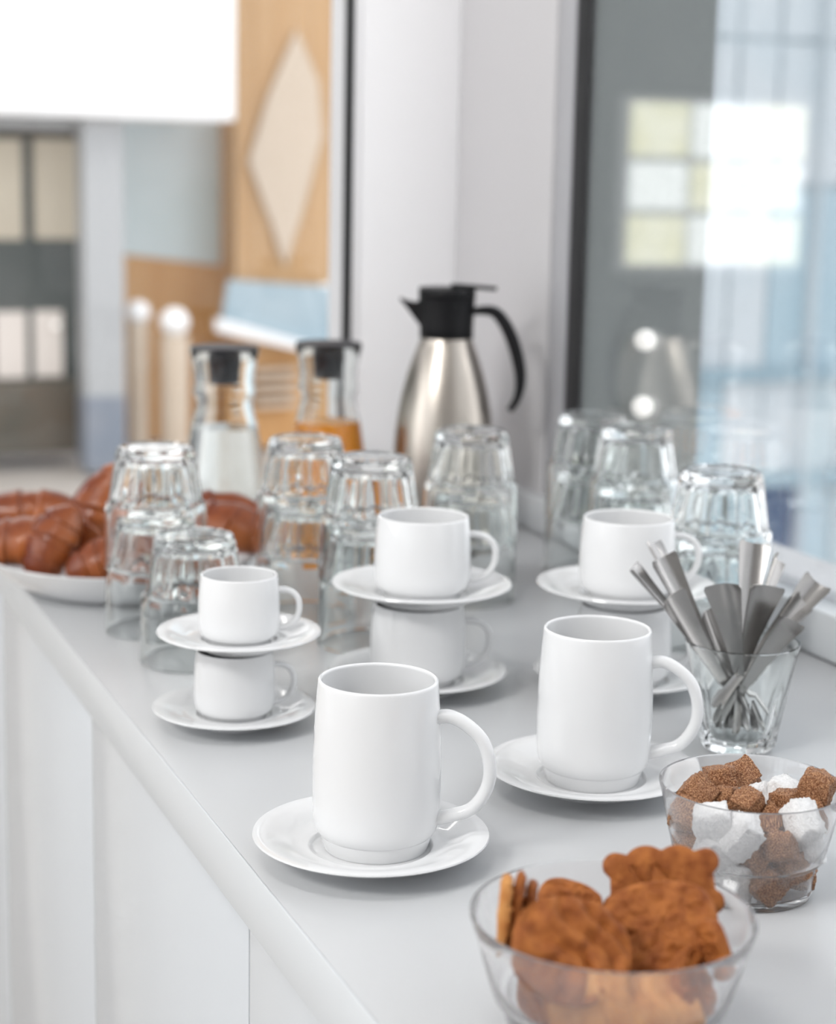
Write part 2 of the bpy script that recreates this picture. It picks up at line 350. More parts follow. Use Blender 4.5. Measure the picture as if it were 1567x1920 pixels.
# cafe unit on the left
cu = tag(empty('cafe_unit', (1.4, 7.9, 0)), 'dark cafe front with lit panes, left of the white column', 'cafe front')
def cp(name, x0, y0, x1, y1, m, Y, dep):
    ob = ab(name, x0, y0, x1, y1, m, Y, dep, cu); ob.location = -Vector(cu.location); return ob
cp('back_panel', -160, 246, 157, 836, M['darkgreen'], 7.95, 0.25)
for x0, x1 in ((-70, -8), (-2, 52), (72, 150)):
    cp('upper_pane', x0, 262, x1, 442, M['litpane'], 7.93, 0.015)
for x0, x1 in ((-80, -6), (0, 54), (68, 118)):
    cp('lower_pane', x0, 574, x1, 696, M['brightpane'], 7.93, 0.015)
cp('counter_front', -150, 702, 150, 834, M['darkunit'], 7.86, 0.085)
cp('head_rail', -155, 240, 157, 254, M['darkunit'], 7.9, 0.045)
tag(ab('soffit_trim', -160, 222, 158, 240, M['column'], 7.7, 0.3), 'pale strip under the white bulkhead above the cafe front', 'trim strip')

def uv_ball(bm, r, c, n=20):
    bmesh.ops.create_uvsphere(bm, u_segments=n, v_segments=n//2, radius=r, matrix=Matrix.Translation(c))
def globe(name, px, py, r, Y, label, m, stem=None):
    k = Y/8.0; x = AX(px)*k; z = 1.319+(AZ(py, px)-1.319)*k
    e = tag(empty(name, (x, Y, 0 if stem else z)), label, 'lamp', 'globe lamps in the atrium')
    bm = bmesh.new(); uv_ball(bm, r, (0, 0, z if stem else 0)); from_bm('globe', bm, m, e, 60)
    if stem:
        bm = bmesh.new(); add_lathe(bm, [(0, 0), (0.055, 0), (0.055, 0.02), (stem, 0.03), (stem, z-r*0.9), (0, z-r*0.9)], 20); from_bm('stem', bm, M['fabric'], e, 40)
    return e
globe('globe_lamp', 265, 582, 0.052, 7.75, 'white globe lamp on a stem, nearest the white column', M['shade'], 0.045)
globe('globe_lamp', 330, 602, 0.062, 7.65, 'larger white globe lamp on a stem, left of the water carafe', M['shade'], 0.060)
e = globe('spot_lamp', 107, 601, 0.012, 7.88, 'tiny bright spot lamp on the dark cafe front', M['lamp'])
bm = bmesh.new(); add_lathe(bm, [(0, 0.0), (0.006, 0.0), (0.006, 0.05), (0, 0.05)], 12); ob = from_bm('bracket', bm, M['black'], e); ob.rotation_euler = (R(-90), 0, 0)


struct('wall_atrium_left', (-5.0, 2.33, 0.0), (-4.8, 9.4, 4.2), M['backwall'])  # unseen wall, added to keep sky reflections off the right pane
gw = tag(empty('garden_window', (-3.6, 8.2, 0)), 'sunlit window with yellow green foliage, mirrored in the right window glass', 'window')
def gp(name, a, b, m, par=None):
    ob = box(name, a, b, m, par or gw)
    if par is None: ob.location = -Vector(gw.location)
    return ob
gp('window_wall', (-4.7, 8.25, 0.0), (-1.2, 8.4, 3.4), M['darkgreen'])
fr = gp('window_frame', (-3.55, 8.20, 0.82), (-2.46, 8.249, 1.68), M['column'])
for i, (x0, x1) in enumerate(((-3.50, -3.19), (-3.16, -2.86), (-2.83, -2.51))):
    for j, (z0, z1) in enumerate(((0.86, 1.10), (1.13, 1.36), (1.39, 1.65))):
        gp('pane', (x0, 8.185, z0), (x1, 8.1995, z1), M['yellowpane'] if (i+j) % 2 == 0 else M['daypane'], fr)
for z, lab in ((1.1315, 'upper'), (1.0560, 'lower')):  # glowing globes added in place of lamp reflections in the glass
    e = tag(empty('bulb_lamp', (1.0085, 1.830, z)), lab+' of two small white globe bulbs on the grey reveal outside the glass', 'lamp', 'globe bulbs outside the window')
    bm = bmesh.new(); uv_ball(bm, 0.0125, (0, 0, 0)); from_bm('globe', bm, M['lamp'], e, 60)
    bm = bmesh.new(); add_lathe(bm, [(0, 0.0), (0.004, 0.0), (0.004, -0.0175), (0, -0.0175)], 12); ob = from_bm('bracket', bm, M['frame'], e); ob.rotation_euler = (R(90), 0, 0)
# ------------------------------------------------------------------ beyond the right window: facades across the street
tag(box('ground', (1.3, -12.0, -4.3), (30.0, 30.0, -4.2), M['soil']), kind='structure')
FY = 9.0
fb = tag(empty('glass_building', (6.0, FY, -4.2)), 'pale blue glass office building seen through the right window', 'building')
off = -Vector(fb.location)
def fp(name, a, b, m):
    ob = box(name, a, b, m, fb); ob.location = off; return ob
fp('core', (4.4, FY+0.15, -4.2), (9.2, FY+3.0, 6.0), M['fpane'][0])
rr = random.Random(3)
zs = [-4.2, -2.6, -1.25, -0.44, 0.18, 1.25, 2.05, 3.2, 4.4, 5.9]
xs = [4.5+0.262*i for i in range(18)]
for j in range(len(zs)-1):
    for i in range(len(xs)-1):
        m = M['fpane'][rr.choice([0, 0, 1, 1, 2] if j < 5 else [2, 2, 2, 0])]
        if j in (5, 4) and 3 <= i <= 4: m = M['fpane'][2]  # window reflection crossing the facade, put into paler pane colour
        if j == 2 and i == 5: m = M['fblue']
        dz = 0.05 if j in (3, 4) else 0.025
        fp('facade_pane', (xs[i]+0.010, FY+rr.uniform(0.11, 0.125), zs[j]+dz*0.6), (xs[i+1]-0.010, FY+0.145, zs[j+1]-dz*0.6), m)
for i in range(0, len(xs), 3):
    fp('fin', (xs[i]-0.008, FY+0.02, -4.2), (xs[i]+0.008, FY+0.149, 6.0), M['fpane'][2])
for z in (0.18, -0.44):
    fp('floor_band', (4.45, FY+0.06, z-0.04), (9.1, FY+0.105, z+0.04), M['ffin'])

# ------------------------------------------------------------------ porcelain
def cup_mesh(bm, outer, wall, floor_z, seg=72):
    """outer: profile from foot centre up to the rim; inner wall follows at 'wall'"""
    rr_, zr = outer[-1]
    prof = list(outer)
    prof += [(rr_-wall*0.15, zr+wall*0.35), (rr_-wall*0.5, zr+wall*0.5), (rr_-wall*0.85, zr+wall*0.3)]
    body = [(r-wall, z) for r, z in outer if z > floor_z+0.006 and r > outer[-1][0]*0.8]
    prof += body[::-1]
    rb = body[0][0]
    prof += [(rb-0.0012, floor_z+0.004), (rb-0.004, floor_z+0.001), (rb-0.008, floor_z), (0, floor_z)]
    add_lathe(bm, prof, seg)

MUG = [(0, 0.0015), (0.028, 0.0015), (0.0295, 0.0), (0.0318, 0.0), (0.0326, 0.0012), (0.0338, 0.0060), (0.0343, 0.0088), (0.0343, 0.0094), (0.0352, 0.0099), (0.0363, 0.0112),
       (0.0378, 0.0140), (0.0387, 0.0180), (0.0392, 0.0235), (0.0394, 0.031), (0.0395, 0.045), (0.0393, 0.060), (0.0389, 0.072), (0.0383, 0.084), (0.0375, 0.096), (0.0368, 0.1050), (0.0367, 0.1060)]
CUP = [(0, 0.0015), (0.026, 0.0015), (0.0275, 0.0), (0.0300, 0.0), (0.0310, 0.0014), (0.0318, 0.0042), (0.0332, 0.0050), (0.0355, 0.0068), (0.0376, 0.0105), (0.0387, 0.0160),
       (0.0391, 0.023), (0.0390, 0.034), (0.0386, 0.045), (0.0378, 0.056), (0.0368, 0.0640), (0.0367, 0.0648)]
ESP = [(r*0.787, z*0.79) for r, z in CUP]
def handle_path(r0, zt, zb, out, rnd=1.0):
    pts = [(r0-0.002, zt), (r0+out*0.22, zt+0.0008), (r0+out*0.55, zt-0.004*rnd), (r0+out*0.86, zt-(zt-zb)*0.22), (r0+out, zt-(zt-zb)*0.47), (r0+out*0.93, zt-(zt-zb)*0.70),
           (r0+out*0.66, zt-(zt-zb)*0.89), (r0+out*0.28, zb+0.002), (r0-0.002, zb-0.001)]
    return [Vector((x, 0, z)) for x, z in spline(pts, 5)]
def d_path(r0, zt, zb, out):
    mid, hh = (zt+zb)/2, (zt-zb)/2; pts = []
    for i in range(37):
        t = math.pi/2-math.pi*i/36; c, s_ = math.cos(t), math.sin(t)
        pts.append(Vector((r0-0.001+out*abs(c)**0.80*(1+0.06*s_), 0, mid+hh*math.copysign(abs(s_)**0.9, s_))))
    return [pts[0]-Vector((0.0012, 0, 0))]+pts+[pts[-1]-Vector((0.0012, 0, 0))]
def make_cup(name, prof, wall, floor_z, hp, hw, ht):
    e = empty(name, (0, 0, 0))
    bm = bmesh.new(); cup_mesh(bm, prof, wall, floor_z); from_bm('cup_body', bm, M['porcelain'], e, 50)
    bm = bmesh.new(); n = len(hp)
    flare = lambda i: 1.0+0.45*max(0, 1-i/6.0)+0.55*max(0, 1-(n-1-i)/7.0)
    add_sweep(bm, hp, lambda i: hw*flare(i), lambda i: ht*(0.92+0.12*flare(i)), Vector((0, 1, 0)), 16)
    from_bm('handle', bm, M['porcelain'], e, 60)
    return e
def place(e, x, y, z, rz, label, cat, group=None):
    e.location = (x, y, z); e.rotation_euler = (0, 0, rz); tag(e, label, cat, group); return e

def saucer_mesh(R0, foot, well, h):
    bm = bmesh.new()
    prof = [(0, 0.0022), (foot-0.0035, 0.0022), (foot-0.0028, 0.0), (foot-0.0008, 0.0), (foot, 0.0012), (foot+0.002, 0.0038), (foot+(R0-foot)*0.45, h*0.47), (R0-0.010, h*0.80), (R0-0.002, h-0.0022), (R0, h-0.0009), (R0-0.0004, h),
            (R0-0.0022, h), (R0-0.010, h*0.80+0.0028), (foot+(R0-foot)*0.45, h*0.47+0.0030), (well+0.0022, 0.0086), (well+0.0012, 0.0088), (well, 0.0084), (well-0.0010, 0.0066), (well-0.002, 0.0058), (well-0.008, 0.0055), (0, 0.0055)]
    add_lathe(bm, prof, 96); me = bpy.data.meshes.new('saucer')
    bmesh.ops.recalc_face_normals(bm, faces=bm.faces[:]); bm.to_mesh(me); bm.free()
    me.materials.append(M['porcelain'])
    for p in me.polygons: p.use_smooth = True
    me.set_sharp_from_angle(angle=R(50)); return me
SAU = saucer_mesh(0.0728, 0.0345, 0.0378, 0.0170)
SAUS = saucer_mesh(0.0618, 0.0270, 0.0285, 0.0145)
def saucer(me, x, y, z, label, group=None):
    o = bpy.data.objects.new('saucer', me); C.objects.link(o); o.location = (x, y, z); return tag(o, label, 'saucer', group)

G1 = 'tall white mugs'
mug = make_cup('mug', MUG, 0.0024, 0.0075, handle_path(0.0382, 0.0850, 0.0215, 0.0315), 0.0046, 0.0040)
place(mug, 0.3836, 1.0108, Z0+0.0056, SIDE-R(9), 'tall white mug closest to the worktop edge, in front of the cup stacks', 'mug', G1)
mug2 = place(copy_tree(mug), 0.5702, 1.0832, Z0+0.0056, SIDE-R(9), 'tall white mug standing next to the spoon glass', 'mug', G1)
saucer(SAU, 0.3790, 1.0070, Z0, 'glossy white saucer under the mug closest to the worktop edge', 'big white saucers')
saucer(SAU, 0.5680, 1.0800, Z0, 'glossy white saucer under the mug next to the spoon glass', 'big white saucers')

cup = make_cup('cup', CUP, 0.0022, 0.0055, d_path(0.0380, 0.0505, 0.0125, 0.0225), 0.0034, 0.0026)
esp = make_cup('espresso_cup', ESP, 0.0019, 0.0045, d_path(0.0300, 0.0395, 0.0100, 0.0165), 0.0030, 0.0022)
def stack(first, sme, x, y, dz, off, up_off, ang, name, sgroup, cgroup, small):
    saucer(sme, x, y, Z0, 'lower saucer of the %s' % name, sgroup)
    place(first[0], x, y, Z0+0.0056, SIDE+ang, 'white %s at the bottom of the %s' % (small, name), 'cup', cgroup)
    saucer(sme, x+up_off[0], y+up_off[1], Z0+dz, 'upper saucer of the %s' % name, sgroup)
    place(first[1], x+up_off[0]+off[0], y+up_off[1]+off[1], Z0+dz+0.0056, SIDE+ang-R(3), 'white %s on top of the %s' % (small, name), 'cup', cgroup)
stack((esp, copy_tree(esp)), SAUS, 0.3770, 1.3000, 0.0582, (0, 0), (0.0034, 0.0), R(14), 'espresso stack before the single tumbler', 'espresso saucers', 'espresso cups', 'espresso cup')
stack((cup, copy_tree(cup)), SAU, 0.5450, 1.3470, 0.0718, (0, 0), (0.0026, 0.0), R(10), 'middle cup stack behind the front mug', 'cup saucers', 'coffee cups', 'coffee cup')
stack((copy_tree(cup), copy_tree(cup)), SAU, 0.7060, 1.2950, 0.0718, (0, 0), (0.0, 0.0), R(10), 'right cup stack behind the spoon glass', 'cup saucers', 'coffee cups', 'coffee cup')

# ------------------------------------------------------------------ tumblers
NF = 10
def facet(r, a, k):
    p = math.pi/NF; d = (a % (2*p))-p
    return r*((1-k)+k*math.cos(p)/math.cos(d)) if k >= 0 else r*(1+0.035*k*math.cos(NF*a+math.pi))
def tumbler_mesh():
    outer = [(0, 0.0012), (0.026, 0.0012), (0.030, 0.0), (0.0328, 0.0008), (0.0342, 0.003), (0.0350, 0.008), (0.0366, 0.018), (0.0383, 0.030), (0.0398, 0.040), (0.0407, 0.0460), (0.0412, 0.0485),
             (0.0424, 0.0500), (0.0444, 0.0512), (0.0450, 0.0530), (0.0453, 0.058), (0.0459, 0.074), (0.0464, 0.090), (0.0468, 0.106), (0.0469, 0.1085)]
    kk = [0, 0, 0, .3, .7, 1, 1, 1, 1, .9, .6, .25, 0, 0, 0, 0, 0, 0, 0]
    inner = [(0.0464, 0.1096), (0.0455, 0.1100), (0.0446, 0.1094), (0.0443, 0.108), (0.0439, 0.092), (0.0434, 0.074), (0.0428, 0.058), (0.0408, 0.052), (0.0376, 0.0455), (0.0350, 0.034), (0.0328, 0.023), (0.0312, 0.0165), (0.029, 0.0136), (0.025, 0.0120), (0.018, 0.0112), (0, 0.0115)]
    ki = [0, 0, 0, 0, 0, 0, 0, -.2, -.7, -.9, -.8, -.4, 0, 0, 0, 0]
    bm = bmesh.new(); prof = outer+inner; kk = kk+ki
    add_lathe(bm, prof, NF*10, lambda i, r, a: facet(r*(1+0.030*max(0, kk[i])), a, kk[i]))
    bmesh.ops.recalc_face_normals(bm, faces=bm.faces[:])
    me = bpy.data.meshes.new('tumbler'); bm.to_mesh(me); bm.free(); me.materials.append(M['glass'])
    for p in me.polygons: p.use_smooth = True
    me.set_sharp_from_angle(angle=R(16)); return me
TUM = tumbler_mesh()
def tumbler(x, y, z, rz, label):
    o = bpy.data.objects.new('tumbler', TUM); C.objects.link(o)
    o.location = (x, y, z+0.110); o.rotation_euler = (math.pi, 0, rz)
    return tag(o, label, 'glass', 'upturned tumblers')
for x, y, n, s in [(0.3895, 1.5961, 2, 'at the left edge beside the croissant plate'), (0.3951, 1.4845, 1, ''), (0.5363, 1.6144, 2, 'in front of the juice carafe'),
                   (0.5575, 1.4936, 2, 'right behind the middle cup stack'), (0.7101, 1.6254, 2, 'in front of the steel thermos'),
                   (0.8799, 1.7013, 2, 'by the sill, nearest the black gasket'), (0.8790, 1.6035, 2, 'by the sill, second from the black gasket'), (0.8230, 1.3480, 2, 'by the sill, behind the spoons')]:
    for k in range(n):
        lab = 'single upturned tumbler behind the espresso cups' if n == 1 else '%s upturned faceted tumbler of the pair %s' % (('lower', 'upper')[k], s)
        tumbler(x, y, Z0+0.0002+k*0.0585, random.uniform(0, 6), lab)

# ------------------------------------------------------------------ glass with spoons
def spoonglass():
    outer = [(0, 0.001), (0.020, 0.001), (0.0225, 0.0), (0.0255, 0.0008), (0.0268, 0.003), (0.0276, 0.008), (0.0292, 0.018), (0.0312, 0.030), (0.0333, 0.040), (0.0352, 0.048), (0.0366, 0.055), (0.0388, 0.066), (0.0410, 0.076), (0.0421, 0.0808)]
    kk = [0, 0, 0, .5, .9, 1, 1, 1, .9, .5, .15, 0, 0, 0]
    inner = [(0.0419, 0.0815), (0.0411, 0.0818), (0.0404, 0.0812), (0.0393, 0.076), (0.0370, 0.066), (0.0347, 0.055), (0.0330, 0.047), (0.0304, 0.036), (0.0280, 0.024), (0.0258, 0.0145), (0.024, 0.0112), (0.020, 0.0098), (0, 0.0094)]
    bm = bmesh.new(); kk += [0]*len(inner)
    add_lathe(bm, outer+inner, NF*10, lambda i, r, a: facet(r*(1+0.03*kk[i]), a, kk[i]))
    return from_bm('drinking_glass', bm, M['glass'], None, 16)
g = spoonglass(); g.location = (0.7133, 1.1276, Z0+0.0002); tag(g, 'upright flared glass holding steel spoons beside the sugar bowl', 'glass')

def spoon(L, wd):
    e = empty('spoon', (0, 0, 0))
    def strip(name, t0, t1, n, wf, cf, zf):
        bm = bmesh.new(); top, bot = [], []
        K = 9
        for i in range(n+1):
            t = t0+(t1-t0)*i/n; y = t*L; w_ = wf(t); c = cf(t); th_ = 0.0007
            top.append([bm.verts.new((w_*u, y, zf(t)+c*(u*u-0.5)+th_)) for u in [2*k/(K-1)-1 for k in range(K)]])
            bot.append([bm.verts.new((w_*u, y, zf(t)+c*(u*u-0.5)-th_)) for u in [2*k/(K-1)-1 for k in range(K)]])
        for G_ in (top, bot):
            for i in range(n):
                for k in range(K-1): bm.faces.new((G_[i][k], G_[i][k+1], G_[i+1][k+1], G_[i+1][k]))
        for i in range(n):
            for k in (0, K-1): bm.faces.new((top[i][k], top[i+1][k], bot[i+1][k], bot[i][k]))
        for i in (0, n):
            for k in range(K-1): bm.faces.new((top[i][k], bot[i][k], bot[i][k+1], top[i][k+1]))
        return from_bm(name, bm, M['spoonsteel'], e, 40)
    s0 = 0.42
    strip('handle', 0.0, s0, 14, lambda t: 0.0042*(1-max(0, 1-t*L/0.005)**2*0.6)-0.0008*math.sin(math.pi*t/s0), lambda t: 0.0004, lambda t: 0.0)
    def wh(t):
        u = (t-s0)/(1-s0)
        return (0.0042+(wd*0.57-0.0042)*max(0, u)**1.25)*(1-0.12*max(0, (u-0.965)/0.035)**2)
    strip('blade', s0, 1.0, 26, wh, lambda t: 0.0004+0.0046*((t-s0)/(1-s0))**1.6, lambda t: 0.005*((t-s0)/(1-s0))**2)
    return e
SPOONS = [
 ([0.7348, 1.1136, 0.9254],[-0.8271, -0.3406, -0.1309, -0.4275],0.1512,0.0210),
 ([0.7238, 1.1062, 0.9179],[-0.8816, -0.368, -0.1708, -0.2411],0.1648,0.0210),
 ([0.7221, 1.1167, 0.913],[-0.8418, -0.509, 0.0963, -0.1516],0.1464,0.0210),
 ([0.727, 1.1249, 0.913],[0.7254, 0.6206, -0.1714, 0.2435],0.1262,0.0200),
 ([0.725, 1.1221, 0.913],[0.7688, 0.5925, -0.0172, 0.2401],0.0990,0.0180),
 ([0.7231, 1.1286, 0.913],[-0.6138, -0.6943, 0.3331, 0.1738],0.1175,0.0250),
 ([0.7059, 1.1302, 0.913],[0.6814, 0.7266, 0.0745, -0.0473],0.1129,0.0275),
 ([0.7051, 1.1162, 0.913],[0.8331, 0.5242, -0.0136, -0.1763],0.1476,0.0220),
 ([0.7029, 1.1182, 0.913],[-0.7168, -0.5519, -0.4253, -0.0274],0.1448,0.0200),
 ([0.7013, 1.1342, 0.913],[0.6112, 0.7609, 0.1228, -0.18],0.0989,0.0220),
 ([0.6886, 1.1203, 0.924],[0.6979, 0.5932, 0.3421, -0.2098],0.1184,0.0200),
 ([0.6865, 1.1198, 0.9361],[0.7785, 0.424, 0.0864, -0.4547],0.1329,0.0210),
]
SL = ['steel spoon leaning farthest left out of the glass, seen edge on', 'steel spoon at left with its pale tip behind the other left spoons', 'steel spoon at left with a wide folded handle end', 'steel spoon lying across the left rim, in front of the left bunch',
      'short steel spoon with dark tip just inside the left rim', 'broad flared steel spoon at centre, left one of the front pair', 'broad flared steel spoon at centre, right one of the front pair', 'tallest steel spoon with a flared end, standing behind the front pair',
      'narrow steel spoon right beside the tallest one', 'low steel spoon with dark straight end at the right rim', 'steel spoon with a brown reflection, right of the front pair', 'steel spoon leaning farthest right with a slanted wide end']
for (loc, q, L, wd), lab in zip(SPOONS, SL):
    e = spoon(L, wd); e.location = loc; e.rotation_mode = 'QUATERNION'; e.rotation_quaternion = q
    tag(e, lab, 'spoon', 'spoons in the glass')

# ------------------------------------------------------------------ bowls
def bowl_mesh(s):
    o = [(0, 0.0010), (0.034, 0.0010), (0.0362, 0.0), (0.0380, 0.0008), (0.0388, 0.003), (0.0398, 0.012), (0.0404, 0.0195), (0.0408, 0.0212), (0.0432, 0.0222), (0.0446, 0.0236), (0.0456, 0.0270), (0.0476, 0.036), (0.0500, 0.047), (0.0524, 0.058), (0.0542, 0.0650)]
    i = [(0.0541, 0.0658), (0.0534, 0.0662), (0.0526, 0.0656), (0.0504, 0.0565), (0.0480, 0.046), (0.0456, 0.036), (0.0436, 0.0278), (0.0424, 0.0254), (0.0396, 0.0238), (0.0385, 0.0215), (0.0379, 0.012), (0.0370, 0.0062), (0.034, 0.0046), (0, 0.0044)]
    bm = bmesh.new(); add_lathe(bm, [(r*s, z*(1 if s == 1 else 1.0)) for r, z in o+i], 128)
    return from_bm('glass_bowl', bm, M['bowlglass'], None, 30)
b = bowl_mesh(1.0); b.location = (0.5729, 0.8875, Z0+0.0002); tag(b, 'smaller clear glass bowl filled with brown and white sugar cubes', 'bowl')
b = bowl_mesh(1.283); b.location = (0.4051, 0.7424, Z0+0.0002); tag(b, 'larger clear glass bowl full of brown cookies, nearest the viewer', 'bowl')

# ------------------------------------------------------------------ sugar cubes
def lump(r, seed, m):
    bm = bmesh.new(); bmesh.ops.create_cube(bm, size=2.0)
    bmesh.ops.subdivide_edges(bm, edges=bm.edges[:], cuts=13, use_grid_fill=True)
    rnd = random.Random(seed); d = Vector((rnd.uniform(0.94, 1.2), rnd.uniform(0.88, 1.05), rnd.uniform(0.80, 0.98))); o = Vector((seed*3.1, seed*1.7, 0))
    for v in bm.verts:
        c = v.co.copy(); s = c.normalized()*1.28
        c = c.lerp(s, 0.33 if seed < 20 else 0.44)
        n = noise.noise(c*1.1+o)*0.13+noise.noise(c*3.2+o)*0.075+noise.noise(c*8+o)*0.05+noise.noise(c*17+o)*0.045
        c = c*(1+n); v.co = Vector((c.x*d.x, c.y*d.y, c.z*d.z))*r
    me = bpy.data.meshes.new('sugar_cube'); bm.to_mesh(me); bm.free(); me.materials.append(m)
    for p in me.polygons: p.use_smooth = True
    return me
LB = [lump(0.0089, s, M['brownsugar']) for s in range(6)]; LW = [lump(0.0098, s+20, M['whitesugar']) for s in range(4)]
SUGAR = [
 ('b',[0.5875, 0.9239, 0.9557],[0.19, -0.095, 0.908, 0.36]),
 ('b',[0.5698, 0.9176, 0.9573],[-0.707, -0.006, -0.688, 0.164]),
 ('b',[0.5634, 0.9026, 0.9514],[-0.353, 0.14, 0.137, 0.915]),
 ('b',[0.547, 0.9042, 0.957],[0.432, 0.167, -0.49, 0.739]),
 ('b',[0.5703, 0.8863, 0.9528],[-0.534, 0.643, -0.193, -0.514]),
 ('b',[0.5365, 0.8951, 0.9469],[0.403, -0.788, 0.446, -0.129]),
 ('b',[0.5397, 0.8913, 0.9303],[0.773, -0.57, -0.001, -0.278]),
 ('b',[0.599, 0.8869, 0.9489],[0.636, -0.758, -0.123, 0.075]),
 ('b',[0.6121, 0.8784, 0.9603],[-0.323, 0.657, 0.119, 0.671]),
 ('b',[0.5827, 0.8792, 0.9426],[0.837, -0.419, -0.341, -0.087]),
 ('b',[0.5756, 0.8576, 0.9363],[0.81, 0.395, -0.329, -0.282]),
 ('b',[0.5648, 0.8685, 0.9281],[0.299, -0.865, -0.352, -0.195]),
 ('b',[0.5838, 0.8603, 0.9212],[0.972, -0.161, -0.092, 0.146]),
 ('b',[0.5682, 0.8592, 0.914],[0.055, -0.429, 0.016, 0.901]),
 ('b',[0.5959, 0.8704, 0.914],[-0.216, 0.939, -0.241, 0.116]),
 ('b',[0.606, 0.8708, 0.9462],[0.826, 0.296, 0.474, 0.077]),
 ('b',[0.5598, 0.89, 0.9233],[0.522, 0.169, -0.53, 0.647]),
 ('w',[0.5416, 0.8779, 0.9488],[0.093, -0.519, 0.848, -0.056]),
 ('w',[0.5523, 0.8633, 0.9432],[-0.083, 0.854, -0.152, 0.49]),
 ('w',[0.5433, 0.8737, 0.9303],[0.066, -0.097, -0.658, -0.744]),
 ('w',[0.5894, 0.9091, 0.9453],[0.009, -0.031, 0.312, 0.949]),
 ('w',[0.6064, 0.9031, 0.9496],[-0.027, 0.85, -0.509, -0.129]),
 ('w',[0.5914, 0.8604, 0.9493],[-0.228, -0.701, -0.369, -0.566]),
 ('w',[0.5978, 0.8661, 0.9311],[0.568, -0.401, 0.713, 0.087]),
 ('w',[0.5525, 0.8685, 0.9147],[0.682, 0.665, 0.303, -0.022]),
]
UL = ['brown sugar cube at the very top of the heap', 'brown sugar cube just left of the topmost one', 'brown sugar cube under the two topmost brown ones', 'small brown sugar cube left of the heap above the large white one', 'large brown sugar cube at the centre, cut by the bowl rim',
      'brown sugar cube pressed to the left glass wall, upper one', 'brown sugar cube pressed to the left glass wall, lower one', 'dark brown sugar cube between the two rear white ones', 'brown sugar cube on top at the far right of the bowl', 'brown sugar cube behind glass, right of the centre white cube',
      'big tilted brown sugar cube against the front glass, right of the middle', 'brown sugar cube standing below the centre white one', 'brown sugar cube lying at lower right on the ledge', 'brown sugar cube on the bowl bottom, front middle', 'brown sugar cube on the bowl bottom at right',
      'brown sugar cube against the right glass wall', 'brown sugar cube in the gap between three front white ones', 'large white sugar cube at front left, its top above the rim line', 'white sugar cube at front centre against the glass', 'white sugar cube below the large front left one',
      'white sugar cube on top in the middle of the heap', 'white sugar cube on top at the back right', 'large white sugar cube at right front under the rim', 'white sugar cube at right beneath the large right one', 'white sugar cube on the bowl bottom at left']
for i, ((k, loc, q), lab) in enumerate(zip(SUGAR, UL)):
    o = bpy.data.objects.new('sugar_cube', LB[i % 6] if k == 'b' else LW[i % 4]); C.objects.link(o)
    o.location = loc; o.rotation_mode = 'QUATERNION'; o.rotation_quaternion = q
    tag(o, lab, 'sugar cube', 'brown sugar cubes' if k == 'b' else 'white sugar cubes')

# ------------------------------------------------------------------ cookies
def cookie(name, outline, th_, relief, m, rings=22, seg=112, seed=0):
    bm = bmesh.new(); layers = []
    o = Vector((seed*5.3, seed*2.1, seed))
    for s in (1, -1):
        rows = []
        for i in range(rings+1):
            u = i/rings; rr_ = math.sin(u*math.pi/2) if i < rings else 1.0
            row = []
            for k in range(1 if i == 0 else seg):
                a = 2*math.pi*k/seg; R_ = outline(a)
                x, y = rr_*R_*math.cos(a), rr_*R_*math.sin(a)
                edge = max(0.0, 1-rr_**10)**0.5
                z = th_/2*(0.25+0.75*edge)
                if s > 0: z += relief(x, y)*edge
                z += 0.00035*noise.noise(Vector((x, y, s*0.01))*260+o)+0.0006*noise.noise(Vector((x, y, s*0.02))*70+o)
                row.append(bm.verts.new((x, y, s*z)))
            rows.append(row)
        for A, B in zip(rows[:-1], rows[1:]):
            for k in range(seg):
                k2 = (k+1) % seg
                if len(A) == 1: bm.faces.new((A[0], B[k], B[k2]))
                else: bm.faces.new((A[k], B[k], B[k2], A[k2]))
        layers.append(rows[-1])
    A, B = layers
    for k in range(seg): bm.faces.new((A[k], B[k], B[(k+1) % seg], A[(k+1) % seg]))
    return from_bm(name, bm, m, None, 60)
def rounded_rect(w_, h_, p=4):
    return lambda a: 1.0/((abs(math.cos(a))/w_)**p+(abs(math.sin(a))/h_)**p)**(1.0/p)
def scalloped(w_, h_):
    base = rounded_rect(w_, h_, 5)
    def f(a):
        x = a/(2*math.pi)*12
        return base(a)*(0.985+0.075*abs(math.sin(math.pi*x+0.3)))
    return f
def bear(w_, h_):
    knobs = [(-w_*0.82, h_*0.74, 0.0068), (w_*0.82, h_*0.74, 0.0068), (-w_*0.27, h_*0.62, 0.0125), (w_*0.30, h_*0.60, 0.0125), (w_*0.88, -h_*0.05, 0.0062), (-w_*0.88, -h_*0.05, 0.0062)]
    base = rounded_rect(w_*0.95, h_*0.87, 5)
    def f(a):
        r = base(a); c, s = math.cos(a), math.sin(a)
        for kx, ky, kr in knobs:
            b_ = kx*c+ky*s; d2 = kx*kx+ky*ky-b_*b_
            if b_ > 0 and d2 < kr*kr: r = max(r, b_+math.sqrt(kr*kr-d2))
        return r
    return f
def ridges(f, amp, ang=0.0, curve=0.0, sharp=2.5):
    def g(x, y):
        u = x*math.cos(ang)+y*math.sin(ang)+curve*(x*x+y*y)
        v = -x*math.sin(ang)+y*math.cos(ang)
        s = abs(math.sin(u*f+1.6*math.sin(v*120)))
        return amp*(1-s**sharp)*(-1)+amp*0.4*noise.noise(Vector((x, y, 0.3))*150)
    return g
